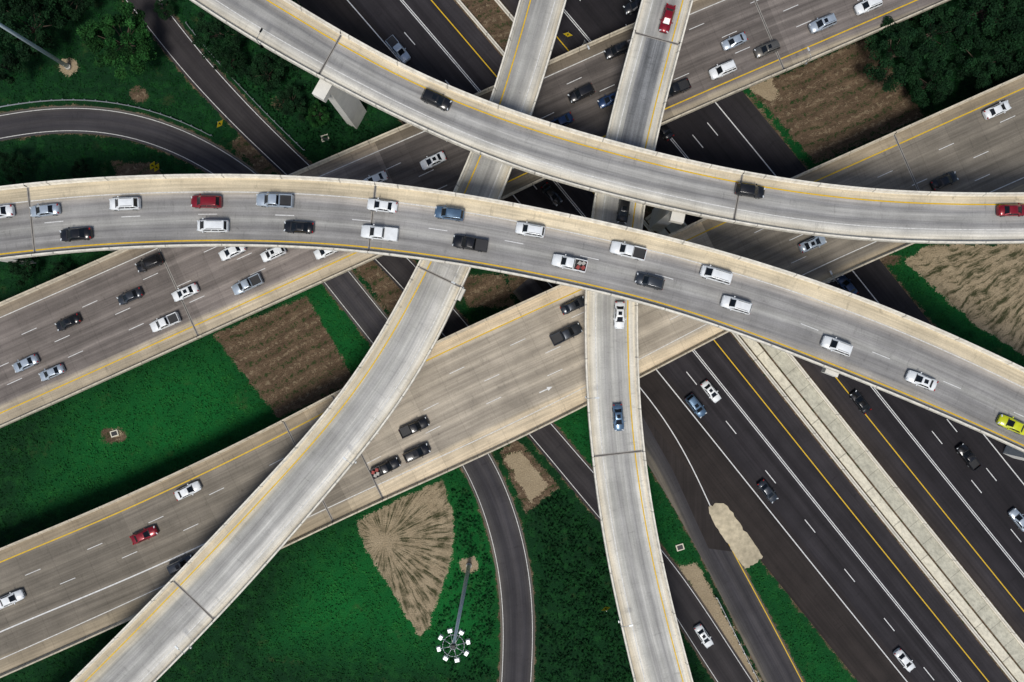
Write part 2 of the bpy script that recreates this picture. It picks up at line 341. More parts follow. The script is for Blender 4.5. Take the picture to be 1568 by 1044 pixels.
J=groad('exit_ramp_road',vp([(430,770,840),(560,880,955),(650,952,1030),(740,1012,1078),(800,1045,1100),(850,1072,1128),(900,1098,1155),(950,1122,1182),(1045,1170,1232),(1200,1250,1312)]),.045,am,lw=None,rw=None)
mb=MB()
def poly_sheet(mb,px,z,mat,thick=.0):
    pts=[(*W2(*p),z) for p in px]; i=len(mb.v); mb.v+=pts; n=len(pts)
    mb.face(list(range(i,i+n)),mat,[(p[0]*.7,p[1]) for p in pts])
    if thick:
        j=len(mb.v); mb.v+=[(a,b,c-thick) for a,b,c in pts]
        for k in range(n): mb.face([i+k,j+k,j+(k+1)%n,i+(k+1)%n],mat)
wide=deck_mat('asphalt_widening',30,[(0,(.032,.026,.024)),(1,(.032,.026,.024))],rough=.9)
poly_sheet(mb,[(800,400),(905,520),(975,622),(1030,720),(1062,790),(1085,840),(1160,850),(1060,700),(900,500)][::-1],.048,wide)
mb.build('road_shoulder')
mb=MB(); tj=J.s[J.near(W2(1088,800))]; line(mb,J,.35,.18,yellow,tj,None,dz=.014); line(mb,J,.35,.19,white,0,tj,dz=.014); mb.build('road_marking_line')
gpad=flat_mat('gore_concrete',(.50,.43,.30),.95,.3,.8)
mb=MB(); rr=np.random.default_rng(3)
base=[(1083,778),(1094,771),(1110,771),(1128,795),(1148,822),(1168,853),(1157,863),(1140,872),(1130,858),(1112,830),(1096,806)]
pp=[]
for a,b_ in zip(base,base[1:]+base[:1]):
    for t in np.arange(0,1,.2): pp.append((a[0]+(b_[0]-a[0])*t+rr.normal(0,.9),a[1]+(b_[1]-a[1])*t+rr.normal(0,.9)))
poly_sheet(mb,pp[::-1],.12,gpad,.11); mb.build('gore_pavement')
# ------------------------------------------------------------ ground sheet
fanL=[(545,800),(600,770),(680,733),(695,800),(690,862),(655,965),(641,974),(600,905),(560,842)]
fanR=[(1385,400),(1420,375),(1560,375),(1760,375),(1760,560),(1568,545),(1490,495)]
circ=lambda x,y,r:[(x+r*math.cos(t),y+r*math.sin(t)*.85) for t in np.linspace(0,2*math.pi,12,endpoint=False)]
polys={'dirt':[[(325,512),(470,455),(548,590),(425,640)],[(1148,136),(1330,58),(1415,178),(1250,252)],[(765,692),(792,672),(857,745),(805,787)],[(352,218),(380,205),(445,262),(400,268)],[(540,405),(572,395),(650,480),(740,600),(690,600)],[(170,247),(240,250),(250,272),(180,272)],[(155,660),(185,655),(195,672),(165,680)],[(240,-5),(260,70),(250,60),(235,20)],[(1285,370),(1390,395),(1330,420)],[(690,425),(770,420),(790,470),(720,470)],circ(430,160,12),circ(212,145,14)],
'straw':[fanL,fanR,[(1040,868),(1066,862),(1168,1050),(1150,1050)],[(772,700),(797,690),(840,745),(812,770)],[(1140,133),(1180,120),(1195,150),(1180,155)],circ(718,865,15),circ(105,103,15),circ(178,663,8)],
'fan':[fanL,fanR],
'bright_grass':[[(120,620),(340,520),(430,640),(330,690),(180,745),(60,760)],[(480,860),(560,800),(700,720),(770,1000),(560,1000),(420,980)],[(690,760),(760,750),(770,900),(700,1000)],[(840,640),(910,620),(915,720)],[(985,740),(1060,860),(1040,880),(1000,800)],[(1150,860),(1310,1050),(1240,1050)],[(440,440),(520,430),(570,550),(520,560)],[(1350,400),(1400,390),(1568,540),(1500,520)],[(1115,140),(1150,140),(1250,250),(1215,260)]]}
def sdf(P,poly):
    V=np.array([W2(*p) for p in poly]); d=np.full(len(P),1e9); ins=np.zeros(len(P),bool); n=len(V)
    for i in range(n):
        a=V[i];b=V[(i+1)%n]; e=b-a; w=P-a; t=np.clip((w@e)/(e@e),0,1); q=w-t[:,None]*e; d=np.minimum(d,(q**2).sum(1))
        c=((a[1]<=P[:,1])&(b[1]>P[:,1]))|((b[1]<=P[:,1])&(a[1]>P[:,1]))
        xx=a[0]+(P[:,1]-a[1])/(b[1]-a[1] if b[1]!=a[1] else 1e-9)*(b[0]-a[0])
        ins^=c&(P[:,0]<xx)
    d=np.sqrt(d); return np.where(ins,-d,d)
def mask(P,key,soft=2.2):
    m=np.zeros(len(P))
    for p in polys[key]:
        m=np.maximum(m,np.clip(.5-sdf(P,p)/soft,0,1))
    return m
def axis(h,st):
    c=np.arange(-h,h+st,st); f=np.array([8,25,60,120,250,500,1000,2000,4000.]); return np.r_[-(h+f)[::-1],c,h+st+f]
gx=axis(112,.6);gy=axis(78,.6); XX,YY=np.meshgrid(gx,gy); PP=np.c_[XX.ravel(),YY.ravel()]
nx,ny=len(gx),len(gy)
def road_dist(P):
    d=np.full(len(P),1e9)
    for pa in(M,K,J):
        for i in range(0,len(pa.P),1):
            d=np.minimum(d,np.hypot(P[:,0]-pa.P[i,0],P[:,1]-pa.P[i,1])-pa.hw[i])
    return d
def gdist(P):
    best=np.full(len(P),1e9); lat=np.zeros(len(P))
    for i in range(len(G.P)):
        w=P-G.P[i]; dd=(w**2).sum(1); u=dd<best; best=np.where(u,dd,best); lat=np.where(u,w@G.N[i],lat)
    return lat
dr=road_dist(PP); lat=gdist(PP)
dirt=mask(PP,'dirt'); straw=mask(PP,'straw',1.8); fan=mask(PP,'fan',1.6); bright_grass=mask(PP,'bright_grass',12)
dirt=np.maximum(dirt,np.clip(.62-dr/1.6,0,.75)); 
dirt=np.maximum(dirt,((lat>7)&(lat<15)).astype(float)); dirt=np.maximum(dirt,np.clip(.65-(lat-39)/2.5,0,.8)*(lat>20)); dirt=np.maximum(dirt,np.clip(.6-(-15.2-lat)/2,0,.75)*(lat<-10))
me=bpy.data.meshes.new('ground'); verts=np.c_[PP,np.zeros(len(PP))]
idx=np.arange(nx*ny).reshape(ny,nx); q=np.stack([idx[:-1,:-1],idx[:-1,1:],idx[1:,1:],idx[1:,:-1]],-1).reshape(-1,4)
me.vertices.add(len(verts)); me.vertices.foreach_set('co',verts.ravel().astype(np.float32))
me.loops.add(q.size); me.loops.foreach_set('vertex_index',q.ravel().astype(np.int32))
me.polygons.add(len(q)); me.polygons.foreach_set('loop_start',np.arange(0,q.size,4,dtype=np.int32)); me.polygons.foreach_set('loop_total',np.full(len(q),4,dtype=np.int32))
me.update(calc_edges=True)
for nm,a in(('dirt',dirt),('straw',straw),('fan',fan),('bright_grass',bright_grass)):
    at=me.attributes.new(nm,'FLOAT','POINT'); at.data.foreach_set('value',a.astype(np.float32))
ground=bpy.data.objects.new('ground',me); sc.collection.objects.link(ground)
m,nt,b=new_mat('grass_and_soil'); geo=nt.nodes.new('ShaderNodeNewGeometry'); pos=geo.outputs['Position']
def attr(n): a=nt.nodes.new('ShaderNodeAttribute'); a.attribute_name=n; return a.outputs['Fac']
nb=noise(nt,pos,.045,4); nm_=noise(nt,pos,.5,5,.65); nf=noise(nt,pos,4,5,.75)
gr=mix(nt,attr('bright_grass'),(.006,.034,.011),(.007,.125,.024))  # outer grass darkened: corner vignette put into the colour, brighter fields inside
gr=mix(nt,rng_map(nt,nb,.40,.62,0,.4),gr,(.005,.050,.013))
gr=mix(nt,rng_map(nt,nm_,.48,.75,0,.5),gr,(.022,.13,.024))
gr=mix(nt,rng_map(nt,noise(nt,pos,.22,5,.7),.60,.72,0,.4),gr,(.08,.085,.03))
gr=scl(nt,gr,rng_map(nt,nf,.3,.7,.55,1.4))
dn=noise(nt,pos,.35,5,.7)
so=mix(nt,dn,(.060,.038,.024),(.20,.14,.088))
rot=nt.nodes.new('ShaderNodeVectorRotate'); rot.rotation_type='Z_AXIS'; rot.inputs['Angle'].default_value=math.radians(-27); nt.links.new(pos,rot.inputs['Vector'])
sx=nt.nodes.new('ShaderNodeSeparateXYZ'); nt.links.new(rot.outputs[0],sx.inputs[0])
warp=mth(nt,'MULTIPLY',noise(nt,pos,.05,2),5.0)
yy=mth(nt,'ADD',sx.outputs[1],warp)
strk=noise(nt,comb(nt,mth(nt,'MULTIPLY',sx.outputs[0],.35),mth(nt,'MULTIPLY',yy,1.1)),1,6,.8)
so=scl(nt,so,rng_map(nt,strk,.34,.68,.6,1.45))
row=mth(nt,'SINE',mth(nt,'MULTIPLY',yy,2.1))
tuft=mth(nt,'ADD',mth(nt,'MULTIPLY',row,.10),noise(nt,pos,1.3,5,.8))
so=mix(nt,rng_map(nt,tuft,.57,.66,0,.85),so,(.020,.050,.012))
so=mix(nt,rng_map(nt,tuft,.40,.34,0,.7),so,(.30,.235,.15))
so=scl(nt,so,rng_map(nt,nf,.3,.7,.6,1.35))
def fanpat(px,k=15.0):
    c=W2(*px); s=nt.nodes.new('ShaderNodeSeparateXYZ'); nt.links.new(pos,s.inputs[0])
    dx=mth(nt,'SUBTRACT',s.outputs[0],float(c[0])); dy=mth(nt,'SUBTRACT',s.outputs[1],float(c[1]))
    an=mth(nt,'ARCTAN2',dy,dx); r=mth(nt,'SQRT',mth(nt,'ADD',mth(nt,'MULTIPLY',dx,dx),mth(nt,'MULTIPLY',dy,dy)))
    an=mth(nt,'ADD',an,mth(nt,'MULTIPLY',noise(nt,pos,.25,2),.08))
    fp=noise(nt,comb(nt,mth(nt,'MULTIPLY',an,k),mth(nt,'MULTIPLY',r,.14)),1,5,.7)
    return mth(nt,'ADD',fp,rng_map(nt,r,0,3.5,.15,0))
sxx=nt.nodes.new('ShaderNodeSeparateXYZ'); nt.links.new(pos,sxx.inputs[0])
left=mth(nt,'LESS_THAN',sxx.outputs[0],30.0)
fp=mth(nt,'ADD',mth(nt,'MULTIPLY',fanpat((588,828)),left),mth(nt,'MULTIPLY',fanpat((1720,300),36),mth(nt,'SUBTRACT',1.0,left)))
st=mix(nt,dn,(.27,.205,.125),(.52,.42,.28))
fanf=rng_map(nt,mth(nt,'ADD',fp,mth(nt,'MULTIPLY',mth(nt,'SUBTRACT',nm_,.5),.5)),.38,.56,0,1)
stf=mix(nt,fanf,(.060,.062,.028),st)
stt=mix(nt,attr('fan'),st,stf); stt=scl(nt,stt,rng_map(nt,nf,.3,.7,.66,1.22))
edge=mth(nt,'MULTIPLY',mth(nt,'SUBTRACT',mth(nt,'ADD',mth(nt,'MULTIPLY',nm_,.6),mth(nt,'MULTIPLY',nf,.4)),.5),2.2)
fd=rng_map(nt,mth(nt,'ADD',attr('dirt'),edge),.45,.58,0,1,True); fs=rng_map(nt,mth(nt,'ADD',attr('straw'),edge),.45,.56,0,1,True)
col=mix(nt,fs,mix(nt,fd,gr,so),stt)
nt.links.new(col,b.inputs['Base Color']); b.inputs['Roughness'].default_value=.95; b.inputs['Specular IOR Level'].default_value=.15
bump(nt,b,mth(nt,'ADD',nf,nm_),.9,.25); me.materials.append(m)
# ------------------------------------------------------------ grass and weeds
def leafmat(name,c0,c1,sc_=.7):
    m,nt,b=new_mat(name); g=nt.nodes.new('ShaderNodeNewGeometry')
    n=noise(nt,g.outputs['Position'],sc_,4,.7); at=nt.nodes.new('ShaderNodeAttribute'); at.attribute_name='tone'
    c=mix(nt,rng_map(nt,n,.35,.65,0,1),c0,c1); nt.links.new(scl(nt,c,at.outputs['Fac']),b.inputs['Base Color'])
    b.inputs['Roughness'].default_value=.8; b.inputs['Specular IOR Level'].default_value=.12
    return m
lm_g=leafmat('grass_blades',(.006,.085,.018),(.020,.165,.028),.25)
lm_w=leafmat('weed_leaves',(.005,.055,.014),(.015,.125,.026),.4)
lm_t=leafmat('tree_leaves',(.006,.034,.008),(.022,.085,.018),.5)
lm_d=leafmat('tree_leaves_dark',(.004,.018,.007),(.011,.040,.013),.5)
def quads(C,size,up,mat,name,tone):
    n=len(C); nr=rng.normal(size=(n,3)); nr[:,2]=np.abs(nr[:,2])+up; nr/=np.linalg.norm(nr,axis=1)[:,None]
    r=rng.normal(size=(n,3)); a=np.cross(nr,r); a/=np.linalg.norm(a,axis=1)[:,None]; b_=np.cross(nr,a)
    s=size[:,None]; V=np.stack([C-a*s*.5,C+b_*s*.32,C+a*s*.5,C-b_*s*.32],1).reshape(-1,3)
    me=bpy.data.meshes.new(name); me.vertices.add(4*n); me.vertices.foreach_set('co',V.ravel().astype(np.float32))
    me.loops.add(4*n); me.loops.foreach_set('vertex_index',np.arange(4*n,dtype=np.int32)); me.polygons.add(n)
    me.polygons.foreach_set('loop_start',np.arange(0,4*n,4,dtype=np.int32)); me.polygons.foreach_set('loop_total',np.full(n,4,dtype=np.int32))
    me.update(calc_edges=True); t=me.attributes.new('tone','FLOAT','FACE'); t.data.foreach_set('value',tone.astype(np.float32)); me.materials.append(mat)
    return me
n=210000; P=np.c_[rng.uniform(-104,104,n),rng.uniform(-72,72,n)]
clump=np.sin(P[:,0]*.9+3*np.sin(P[:,1]*.31))*np.sin(P[:,1]*.8+2*np.sin(P[:,0]*.27))
dr2=road_dist(P)
lt=gdist(P); md=np.maximum(mask(P,'dirt'),mask(P,'straw',1.6)); gp=sdf(P,base)
keep=(dr2>.8)&((lt<-16.2)|(lt>40))&(gp>.3)&(md+rng.normal(0,.17,n)<.35)&(clump+rng.normal(0,.7,n)>-.2)
P=P[keep]; n=len(P)
weed=[[(690,745),(740,760),(760,860),(750,1045),(690,1045),(660,985),(700,870)],[(815,765),(860,755),(935,850),(975,1045),(825,1045),(828,900)],[(300,60),(430,90),(600,230),(470,230)]]
wz=np.zeros(n,bool)
for w in weed: wz|=sdf(P,w)<0
lu=mask(P,'bright_grass',12)
h=rng.uniform(.05,.25,n); h[wz]=rng.uniform(.1,.9,wz.sum())
me=quads(np.c_[P,h],rng.uniform(.25,.5,n)+wz*.25,1.5,lm_g,'grass',rng.uniform(.6,1.15,n)*(.38+.62*lu)); me.materials.append(lm_w)  # blade tone follows the same painted corner darkening
me.polygons.foreach_set('material_index',wz.astype(np.int32))
o=bpy.data.objects.new('grass',me); sc.collection.objects.link(o)
# ------------------------------------------------------------ trees
bark=flat_mat('tree_bark',(.09,.065,.045),.95,.25,2)
def tree_mesh(R,hh,mat,seed,nclump=62,nl=190):
    r2=np.random.default_rng(seed); mb=MB()
    mb.tube((0,0,-.3),(.1,.1,hh*.55),.32,.2,bark,8)
    cs=[]
    for k in range(nclump):
        th=r2.uniform(0,2*math.pi); ph=math.acos(r2.uniform(-.35,1)); rr=R*(.55+.45*r2.random()**.5)*(1+.2*math.sin(3*th+seed)+.13*math.sin(7*th))
        cs.append((rr*math.sin(ph)*math.cos(th),rr*math.sin(ph)*math.sin(th),hh*.62+.62*rr*math.cos(ph)))
    for k in range(12):
        c=cs[k*4]; mb.tube((.1,.1,hh*(.3+.02*k)),(c[0]*.8,c[1]*.8,c[2]*.92),.13,.03,bark,6)
    me=mb.build('tmp',link=False)
    C=[];T=[];S=[]
    for c in cs:
        q=r2.normal(size=(nl,3)); q/=np.linalg.norm(q,axis=1)[:,None]; q*=(R*.19*r2.uniform(.6,1.35))*r2.random((nl,1))**.4; q[:,2]*=.6
        C.append(np.array(c)+q); T.append(np.full(nl,r2.uniform(.55,1.5))*r2.uniform(.7,1.25,nl)); S.append(r2.uniform(.22,.48,nl))
    C=np.concatenate(C);T=np.concatenate(T);S=np.concatenate(S)
    return me,quads(C,S,.5,mat,'leaves',np.clip(T,.15,2.4))
TM=[(tree_mesh(5.2,9,lm_t,1)),(tree_mesh(5.0,8,lm_d,2)),(tree_mesh(4.6,8,lm_t,3)),(tree_mesh(5.6,10,lm_d,4))]
def tree(px,k,s,name='deciduous_tree'):
    p=W2(*px,5); e=bpy.data.objects.new(name,None); sc.collection.objects.link(e); e.location=(p[0],p[1],0); e.scale=(s,s,s*random.uniform(.85,1.1)); e.rotation_euler=(0,0,random.uniform(0,6.28))
    for me,nn in zip(TM[k],('trunk','crown')):
        o=bpy.data.objects.new(nn,me); sc.collection.objects.link(o); o.parent=e
for t in [((190,68),0,1.12),((50,45),1,1.2),((-15,90),3,1.0),((105,-15),1,.9),((20,-20),3,1.2),((330,45),3,.75),((400,105),1,.7),((440,150),1,.6),((480,170),0,.4),((365,10),3,.7),((440,75),3,.6),((345,90),3,.5),((395,30),1,.6),
 ((1368,85),3,1.0),((1435,45),1,1.1),((1500,20),3,1.1),((1560,60),1,1.15),((1505,95),3,.95),((1430,125),1,.85),((1560,-10),3,1.1),((1440,-30),1,1.0),((1530,125),1,.6),((1400,10),1,.8),((10,250),3,.5),((110,255),1,.4),((25,405),1,.55),((80,420),3,.4),((240,0),1,.4)]: tree(*t)
# ------------------------------------------------------------ vehicles
def carpaint(name,c,metal=.25):
    m,nt,b=new_mat(name); g=nt.nodes.new('ShaderNodeNewGeometry'); n=rng_map(nt,noise(nt,g.outputs['Position'],1.3,3),.3,.7,.9,1.06)
    nt.links.new(scl(nt,c,n),b.inputs['Base Color']); b.inputs['Metallic'].default_value=metal; b.inputs['Roughness'].default_value=.32
    b.inputs['Coat Weight'].default_value=.6; b.inputs['Coat Roughness'].default_value=.08; return m
PC={'white':carpaint('car_paint_white',(.86,.88,.88),0),'black':carpaint('car_paint_black',(.012,.012,.014)),'grey':carpaint('car_paint_dark_grey',(.05,.058,.07),.5),'silver':carpaint('car_paint_silver',(.50,.57,.64),.4),
 'red':carpaint('car_paint_red',(.26,.006,.016)),'blue':carpaint('car_paint_blue',(.02,.05,.13),.4),'steel':carpaint('car_paint_blue_grey',(.12,.20,.30),.5),'brown':carpaint('car_paint_taupe',(.17,.16,.14),.5),'yellow':carpaint('car_paint_yellow',(.62,.66,.01),0)}
glass,nt,b=new_mat('car_glass'); b.inputs['Base Color'].default_value=(.008,.011,.015,1); b.inputs['Roughness'].default_value=.15; b.inputs['Specular IOR Level'].default_value=.35
tyre=flat_mat('tyre_rubber',(.02,.02,.02),.8); lampw,nt,b=new_mat('headlight_lens'); b.inputs['Base Color'].default_value=(.65,.68,.7,1); b.inputs['Roughness'].default_value=.1
lampr,nt,b=new_mat('taillight_lens'); b.inputs['Base Color'].default_value=(.35,.01,.01,1); b.inputs['Roughness'].default_value=.15
trim=flat_mat('black_plastic_trim',(.022,.022,.024),.6); cargo=flat_mat('cargo_load',(.35,.06,.05),.7,.4,3); cargo2=flat_mat('cargo_box',(.42,.40,.36),.7,.3,3)
SP={'sedan':dict(L=4.8,W=1.86,z=[(-2.4,.62,.70),(-2.3,.88,.80),(-2.0,.94,.985),(-1.5,.97,1.0),(0,1,.97),(.9,1,.95),(1.4,.98,.90),(1.95,.95,.80),(2.25,.86,.70),(2.4,.62,.58)],cab=(-1.65,1.15,-1.0,.30,1.43)),
 'suv':dict(L=4.8,W=1.95,z=[(-2.4,.74,.80),(-2.33,.93,1.0),(-2.0,.98,1.1),(0,1,1.09),(1.0,1,1.07),(1.5,.98,1.02),(2.05,.94,.92),(2.3,.84,.8),(2.4,.62,.66)],cab=(-2.28,1.20,-1.95,.45,1.75)),
 'van':dict(L=5.1,W=2.0,z=[(-2.55,.78,.8),(-2.48,.95,1.05),(-2.0,.99,1.1),(1.2,1,1.06),(1.8,.96,.96),(2.3,.88,.85),(2.55,.62,.66)],cab=(-2.45,1.85,-2.25,.95,1.85)),
 'pickup':dict(L=5.7,W=2.02,z=[(-2.85,.93,.72),(-2.7,.98,.76),(-.85,.99,.76),(-.8,1,1.12),(.7,1,1.12),(1.2,1,1.1),(1.7,.99,1.08),(2.4,.95,.98),(2.72,.86,.85),(2.85,.66,.7)],cab=(-.78,1.35,-.62,.62,1.85))}
def car_mesh(kind,col,extra=0):
    sp=SP[kind]; mb=MB(); pm=PC[col]; hw=sp['W']/2; st=sp['z']; base=len(mb.v); n=11
    for x,wf,zt in st:
        w=hw*wf
        for y,z in((-w*.93,.24),(-w,.36),(-w*1.0,.62),(-w*.975,zt-.10),(-w*.90,zt-.015),(0,zt+.035),(w*.90,zt-.015),(w*.975,zt-.10),(w,.62),(w,.36),(w*.93,.24)): mb.v.append((x,y,min(z,zt+.04)))
    for i in range(len(st)-1):
        for k in range(n):
            a=base+i*n+k;c=base+i*n+(k+1)%n; mb.face([a,c,c+n,a+n],trim if k==n-1 else pm,sm=(k in(3,4,5,6)))
    mb.face([base+k for k in range(n)][::-1],pm); e=base+(len(st)-1)*n; mb.face([e+k for k in range(n)],pm)
    x0,x1,r0,r1,zr=sp['cab']; zb=np.interp((x0+x1)/2,[s[0] for s in st],[s[2] for s in st])-.03
    wb=hw*.90; wr=hw*.70 if kind in('sedan',) else hw*.76
    xs=[(x0,x1,wb,zb),(r0,r1,wr,zr-.05),(r0+.12,r1-.15,wr-.1,zr)]
    b0=len(mb.v)
    for a,c,w,z in xs:
        q=.10 if z==zb else .06
        mb.v+= [(a,-w+q*1.5,z),(a+q,-w,z),(c-q*2.5,-w,z),(c,-w+q*3,z),(c,w-q*3,z),(c-q*2.5,w,z),(a+q,w,z),(a,w-q*1.5,z)]
    for l in range(2):
        for k in range(8):
            a=b0+l*8+k; c=b0+l*8+(k+1)%8; mb.face([a,c,c+8,a+8],pm,sm=(l==1))
    mb.face([b0+16+k for k in range(8)],pm,sm=True)
    V=lambda l,k:Vector(mb.v[b0+l*8+k])
    def pane(p0,p1,p2,p3,fa=.05,fb=.1,off=.012,t0=0.,t1=1.):
        a=p0.lerp(p1,t0+fa);b_=p0.lerp(p1,t1-fa);c=p3.lerp(p2,t1-fa);d=p3.lerp(p2,t0+fa)
        A_=a.lerp(d,fb);D_=a.lerp(d,1-fb*.6);B_=b_.lerp(c,fb);C_=b_.lerp(c,1-fb*.6); nn=(B_-A_).cross(D_-A_).normalized()*off
        mb.quad([A_+nn,B_+nn,C_+nn,D_+nn],glass)
    pane(V(0,3),V(0,4),V(1,4),V(1,3),.01,.04); pane(V(0,7),V(0,0),V(1,0),V(1,7),.03,.08)
    if kind=='pickup': sp_=[(0,.46),(.46,1)]
    elif kind=='sedan': sp_=[(0.05,.50),(.50,1)]
    else: sp_=[(0,.3),(.3,.62),(.62,1)]
    for a,c in sp_: pane(V(0,1),V(0,2),V(1,2),V(1,1),.02,.12,t0=a,t1=c); pane(V(0,5),V(0,6),V(1,6),V(1,5),.02,.12,t0=1-c,t1=1-a)
    if extra==3:   # sunroof
        mb.quad([(r1-.30,-wr*.5,zr+.012),(r1-.30,wr*.5,zr+.012),(r1-.95,wr*.5,zr+.012),(r1-.95,-wr*.5,zr+.012)],glass)
    L=sp['L']/2
    for s in(-1,1):
        mb.box((x1-.45,s*(hw+.09),zb+.06),(.16,.2,.13),pm)
        mb.box((L-.17,s*hw*.66,.68 if kind=='sedan' else .8),(.18,.36,.14),lampw,rot=-s*.45)
        mb.box((-L+.10,s*hw*.72,.82 if kind!='pickup' else .85),(.14,.3 if kind!='pickup' else .16,.16),lampr,rot=s*.3)
        for x in(L*.62,-L*.60):
            mb.tube((x,s*(hw-.22),.33),(x,s*(hw+.015),.33),.34,.34,tyre,14)
            mb.tube((x,s*(hw-.1),.33),(x,s*(hw+.03),.33),.2,.2,steel,8)
        mb.box((L-.02,s*.3,.42),(.06,.5,.16),trim)
    if kind in('suv','van'):
        for s in(-1,1): mb.box(((r0+r1)/2,s*(wr-.14),zr+.03),((r1-r0)*.8,.05,.05),trim)
    mb.box((x1+.0,0,zb+.052),(.10,hw*1.5,.02),trim)
    if kind=='pickup':
        bl=1.98; cx=-2.82+bl/2
        for s in(-1,1): mb.box((cx,s*(hw*.94-.05),.96),(bl,.13,.42),pm)
        mb.box((-2.79,0,.96),(.09,hw*1.75,.42),pm); mb.box((cx,0,.80),(bl-.1,hw*1.68,.04),trim)
        if extra==1: mb.box((cx,0,1.18),(bl-.08,hw*1.72,.05),trim if col!='white' else PC['white'])
        if extra==2:
            for (a,b_,c,m_) in((-2.3,.3,.5,cargo),(-1.6,-.3,.6,cargo2),(-2.2,-.4,.45,cargo2),(-1.5,.4,.4,cargo)): mb.box((a,b_,.85+c/2),(.55,.6,c),m_,rot=.3*a)
    return mb.build(kind,link=False)
cache={}; NM={'sedan':'sedan_car','suv':'suv_car','van':'minivan','pickup':'pickup_truck'}
def car(px,kind,col,pa,dirn,extra=0,jit=1.2):
    if kind in('sedan','suv') and extra==0 and random.random()<.35: extra=3
    key=(kind,col,extra)
    if key not in cache: cache[key]=car_mesh(*key)
    z=pa.z; c=W2(px[0],px[1],z+.8); i=pa.near(c); T=pa.T[i]*dirn
    o=bpy.data.objects.new(NM[kind],cache[key]); sc.collection.objects.link(o)
    o.location=(c[0],c[1],z+.004); o.rotation_euler=(0,0,math.atan2(T[1],T[0])+math.radians(random.uniform(-jit,jit)))
    s=random.uniform(.95,1.03); o.scale=(s,s,s)
S,U,V_,PK='sedan','suv','van','pickup'
for a in [((668,153),U,'black'),((1149,292),U,'black'),((1552,322),S,'red')]: car(*a,A,1)
for a in [((-5,325),S,'white'),((67,322),S,'silver'),((115,359),S,'black'),((190,312),U,'white'),((315,309),U,'red'),((325,346),V_,'white'),((420,307),PK,'silver'),((457,348),S,'black'),((585,315),S,'white'),((581,357),PK,'white',1),((688,327),U,'steel'),((720,373),PK,'black',1),((812,352),U,'white'),((872,403),PK,'white',2),((962,384),PK,'white'),((995,431),U,'grey'),((1097,421),V_,'white'),((1128,467),U,'white'),((1282,530),U,'white'),((1412,583),S,'white'),((1552,651),S,'yellow')]:
    car(a[0],a[1],a[2],B,-1,*(a[3:]))
for a in [((1022,28),S,'red'),((949,483),S,'white'),((947,640),S,'steel'),((955,322),U,'black')]: car(*a,D,1)
for a in [((228,403),U,'black'),((198,454),S,'grey'),((103,494),S,'black'),((38,557),S,'silver'),((78,571),S,'silver'),((283,448),S,'white'),((252,494),PK,'white'),((378,436),PK,'silver'),((418,388),U,'white'),((355,385),S,'white'),((500,384),S,'white'),((663,246),S,'white'),((574,275),S,'white'),((858,187),S,'blue'),((890,143),U,'black'),((935,152),S,'blue'),((945,77),U,'black'),((1033,137),PK,'black'),((1107,107),U,'white'),((1125,63),S,'silver'),((1175,75),U,'brown'),((1260,36),U,'silver'),((1330,8),U,'white'),((975,8),S,'black')]:
    car(a[0],a[1],a[2],E,-1,*(a[3:]))
for a in [((287,752),S,'white'),((220,820),S,'red'),((277,865),U,'grey'),((15,918),S,'white'),((634,655),PK,'black'),((638,694),U,'black'),((590,717),PK,'black',2),((867,512),PK,'grey'),((878,468),S,'grey'),((1245,373),S,'silver'),((1447,277),S,'black'),((1528,168),S,'white')]:
    car(a[0],a[1],a[2],Fh,1,*(a[3:]))
for a in [((610,76),PK,'silver',1),((1066,622),U,'steel'),((1089,600),S,'white'),((1176,753),S,'grey'),((1386,1012),S,'white'),((845,298),S,'black')]: car(a[0],a[1],a[2],G,1,*(a[3:]))
for a in [((1318,616),S,'black'),((1483,700),PK,'black'),((1562,797),S,'silver'),((1298,438),S,'blue'),((1015,197),S,'black')]: car(a[0],a[1],a[2],G,-1)
car((1078,975),S,'white',K,1)
# ------------------------------------------------------------ street furniture
flood=flat_mat('floodlight_housing',(.62,.65,.66),.4,.1,3,metal=.2)
mastm=flat_mat('mast_steel',(.60,.70,.76),.5,.08,1,metal=.1)
def mast(px,h,name='high_mast_light',heads=8):
    p=W2(*px); mb=MB(); mb.tube((0,0,0),(0,0,.5),.6,.55,conc,16); mb.tube((0,0,.3),(0,0,h),.42,.2,mastm,12)
    R=1.55; N_=24
    for k in range(N_):
        a=2*math.pi*k/N_;c=2*math.pi*(k+1)/N_; mb.tube((R*math.cos(a),R*math.sin(a),h-.2),(R*math.cos(c),R*math.sin(c),h-.2),.05,.05,steel,6)
        mb.tube((.5*math.cos(a),.5*math.sin(a),h-.1),(.5*math.cos(c),.5*math.sin(c),h-.1),.05,.05,steel,6)
    for k in range(heads):
        a=2*math.pi*(k+.3)/heads; mb.tube((0,0,h-.1),(R*math.cos(a),R*math.sin(a),h-.2),.05,.05,steel,6)
        mb.box((2.15*math.cos(a),2.15*math.sin(a),h-.25),(.62,.78,.30),flood,rot=a,taper=.75)
        mb.tube((R*math.cos(a),R*math.sin(a),h-.2),(2.0*math.cos(a),2.0*math.sin(a),h-.2),.06,.06,steel,6)
    mb.box((0,0,h+.1),(.5,.5,.5),trim)
    o=mb.build(name); o.location=(p[0],p[1],0)
mast((718,866),35); mast((105,103),35)
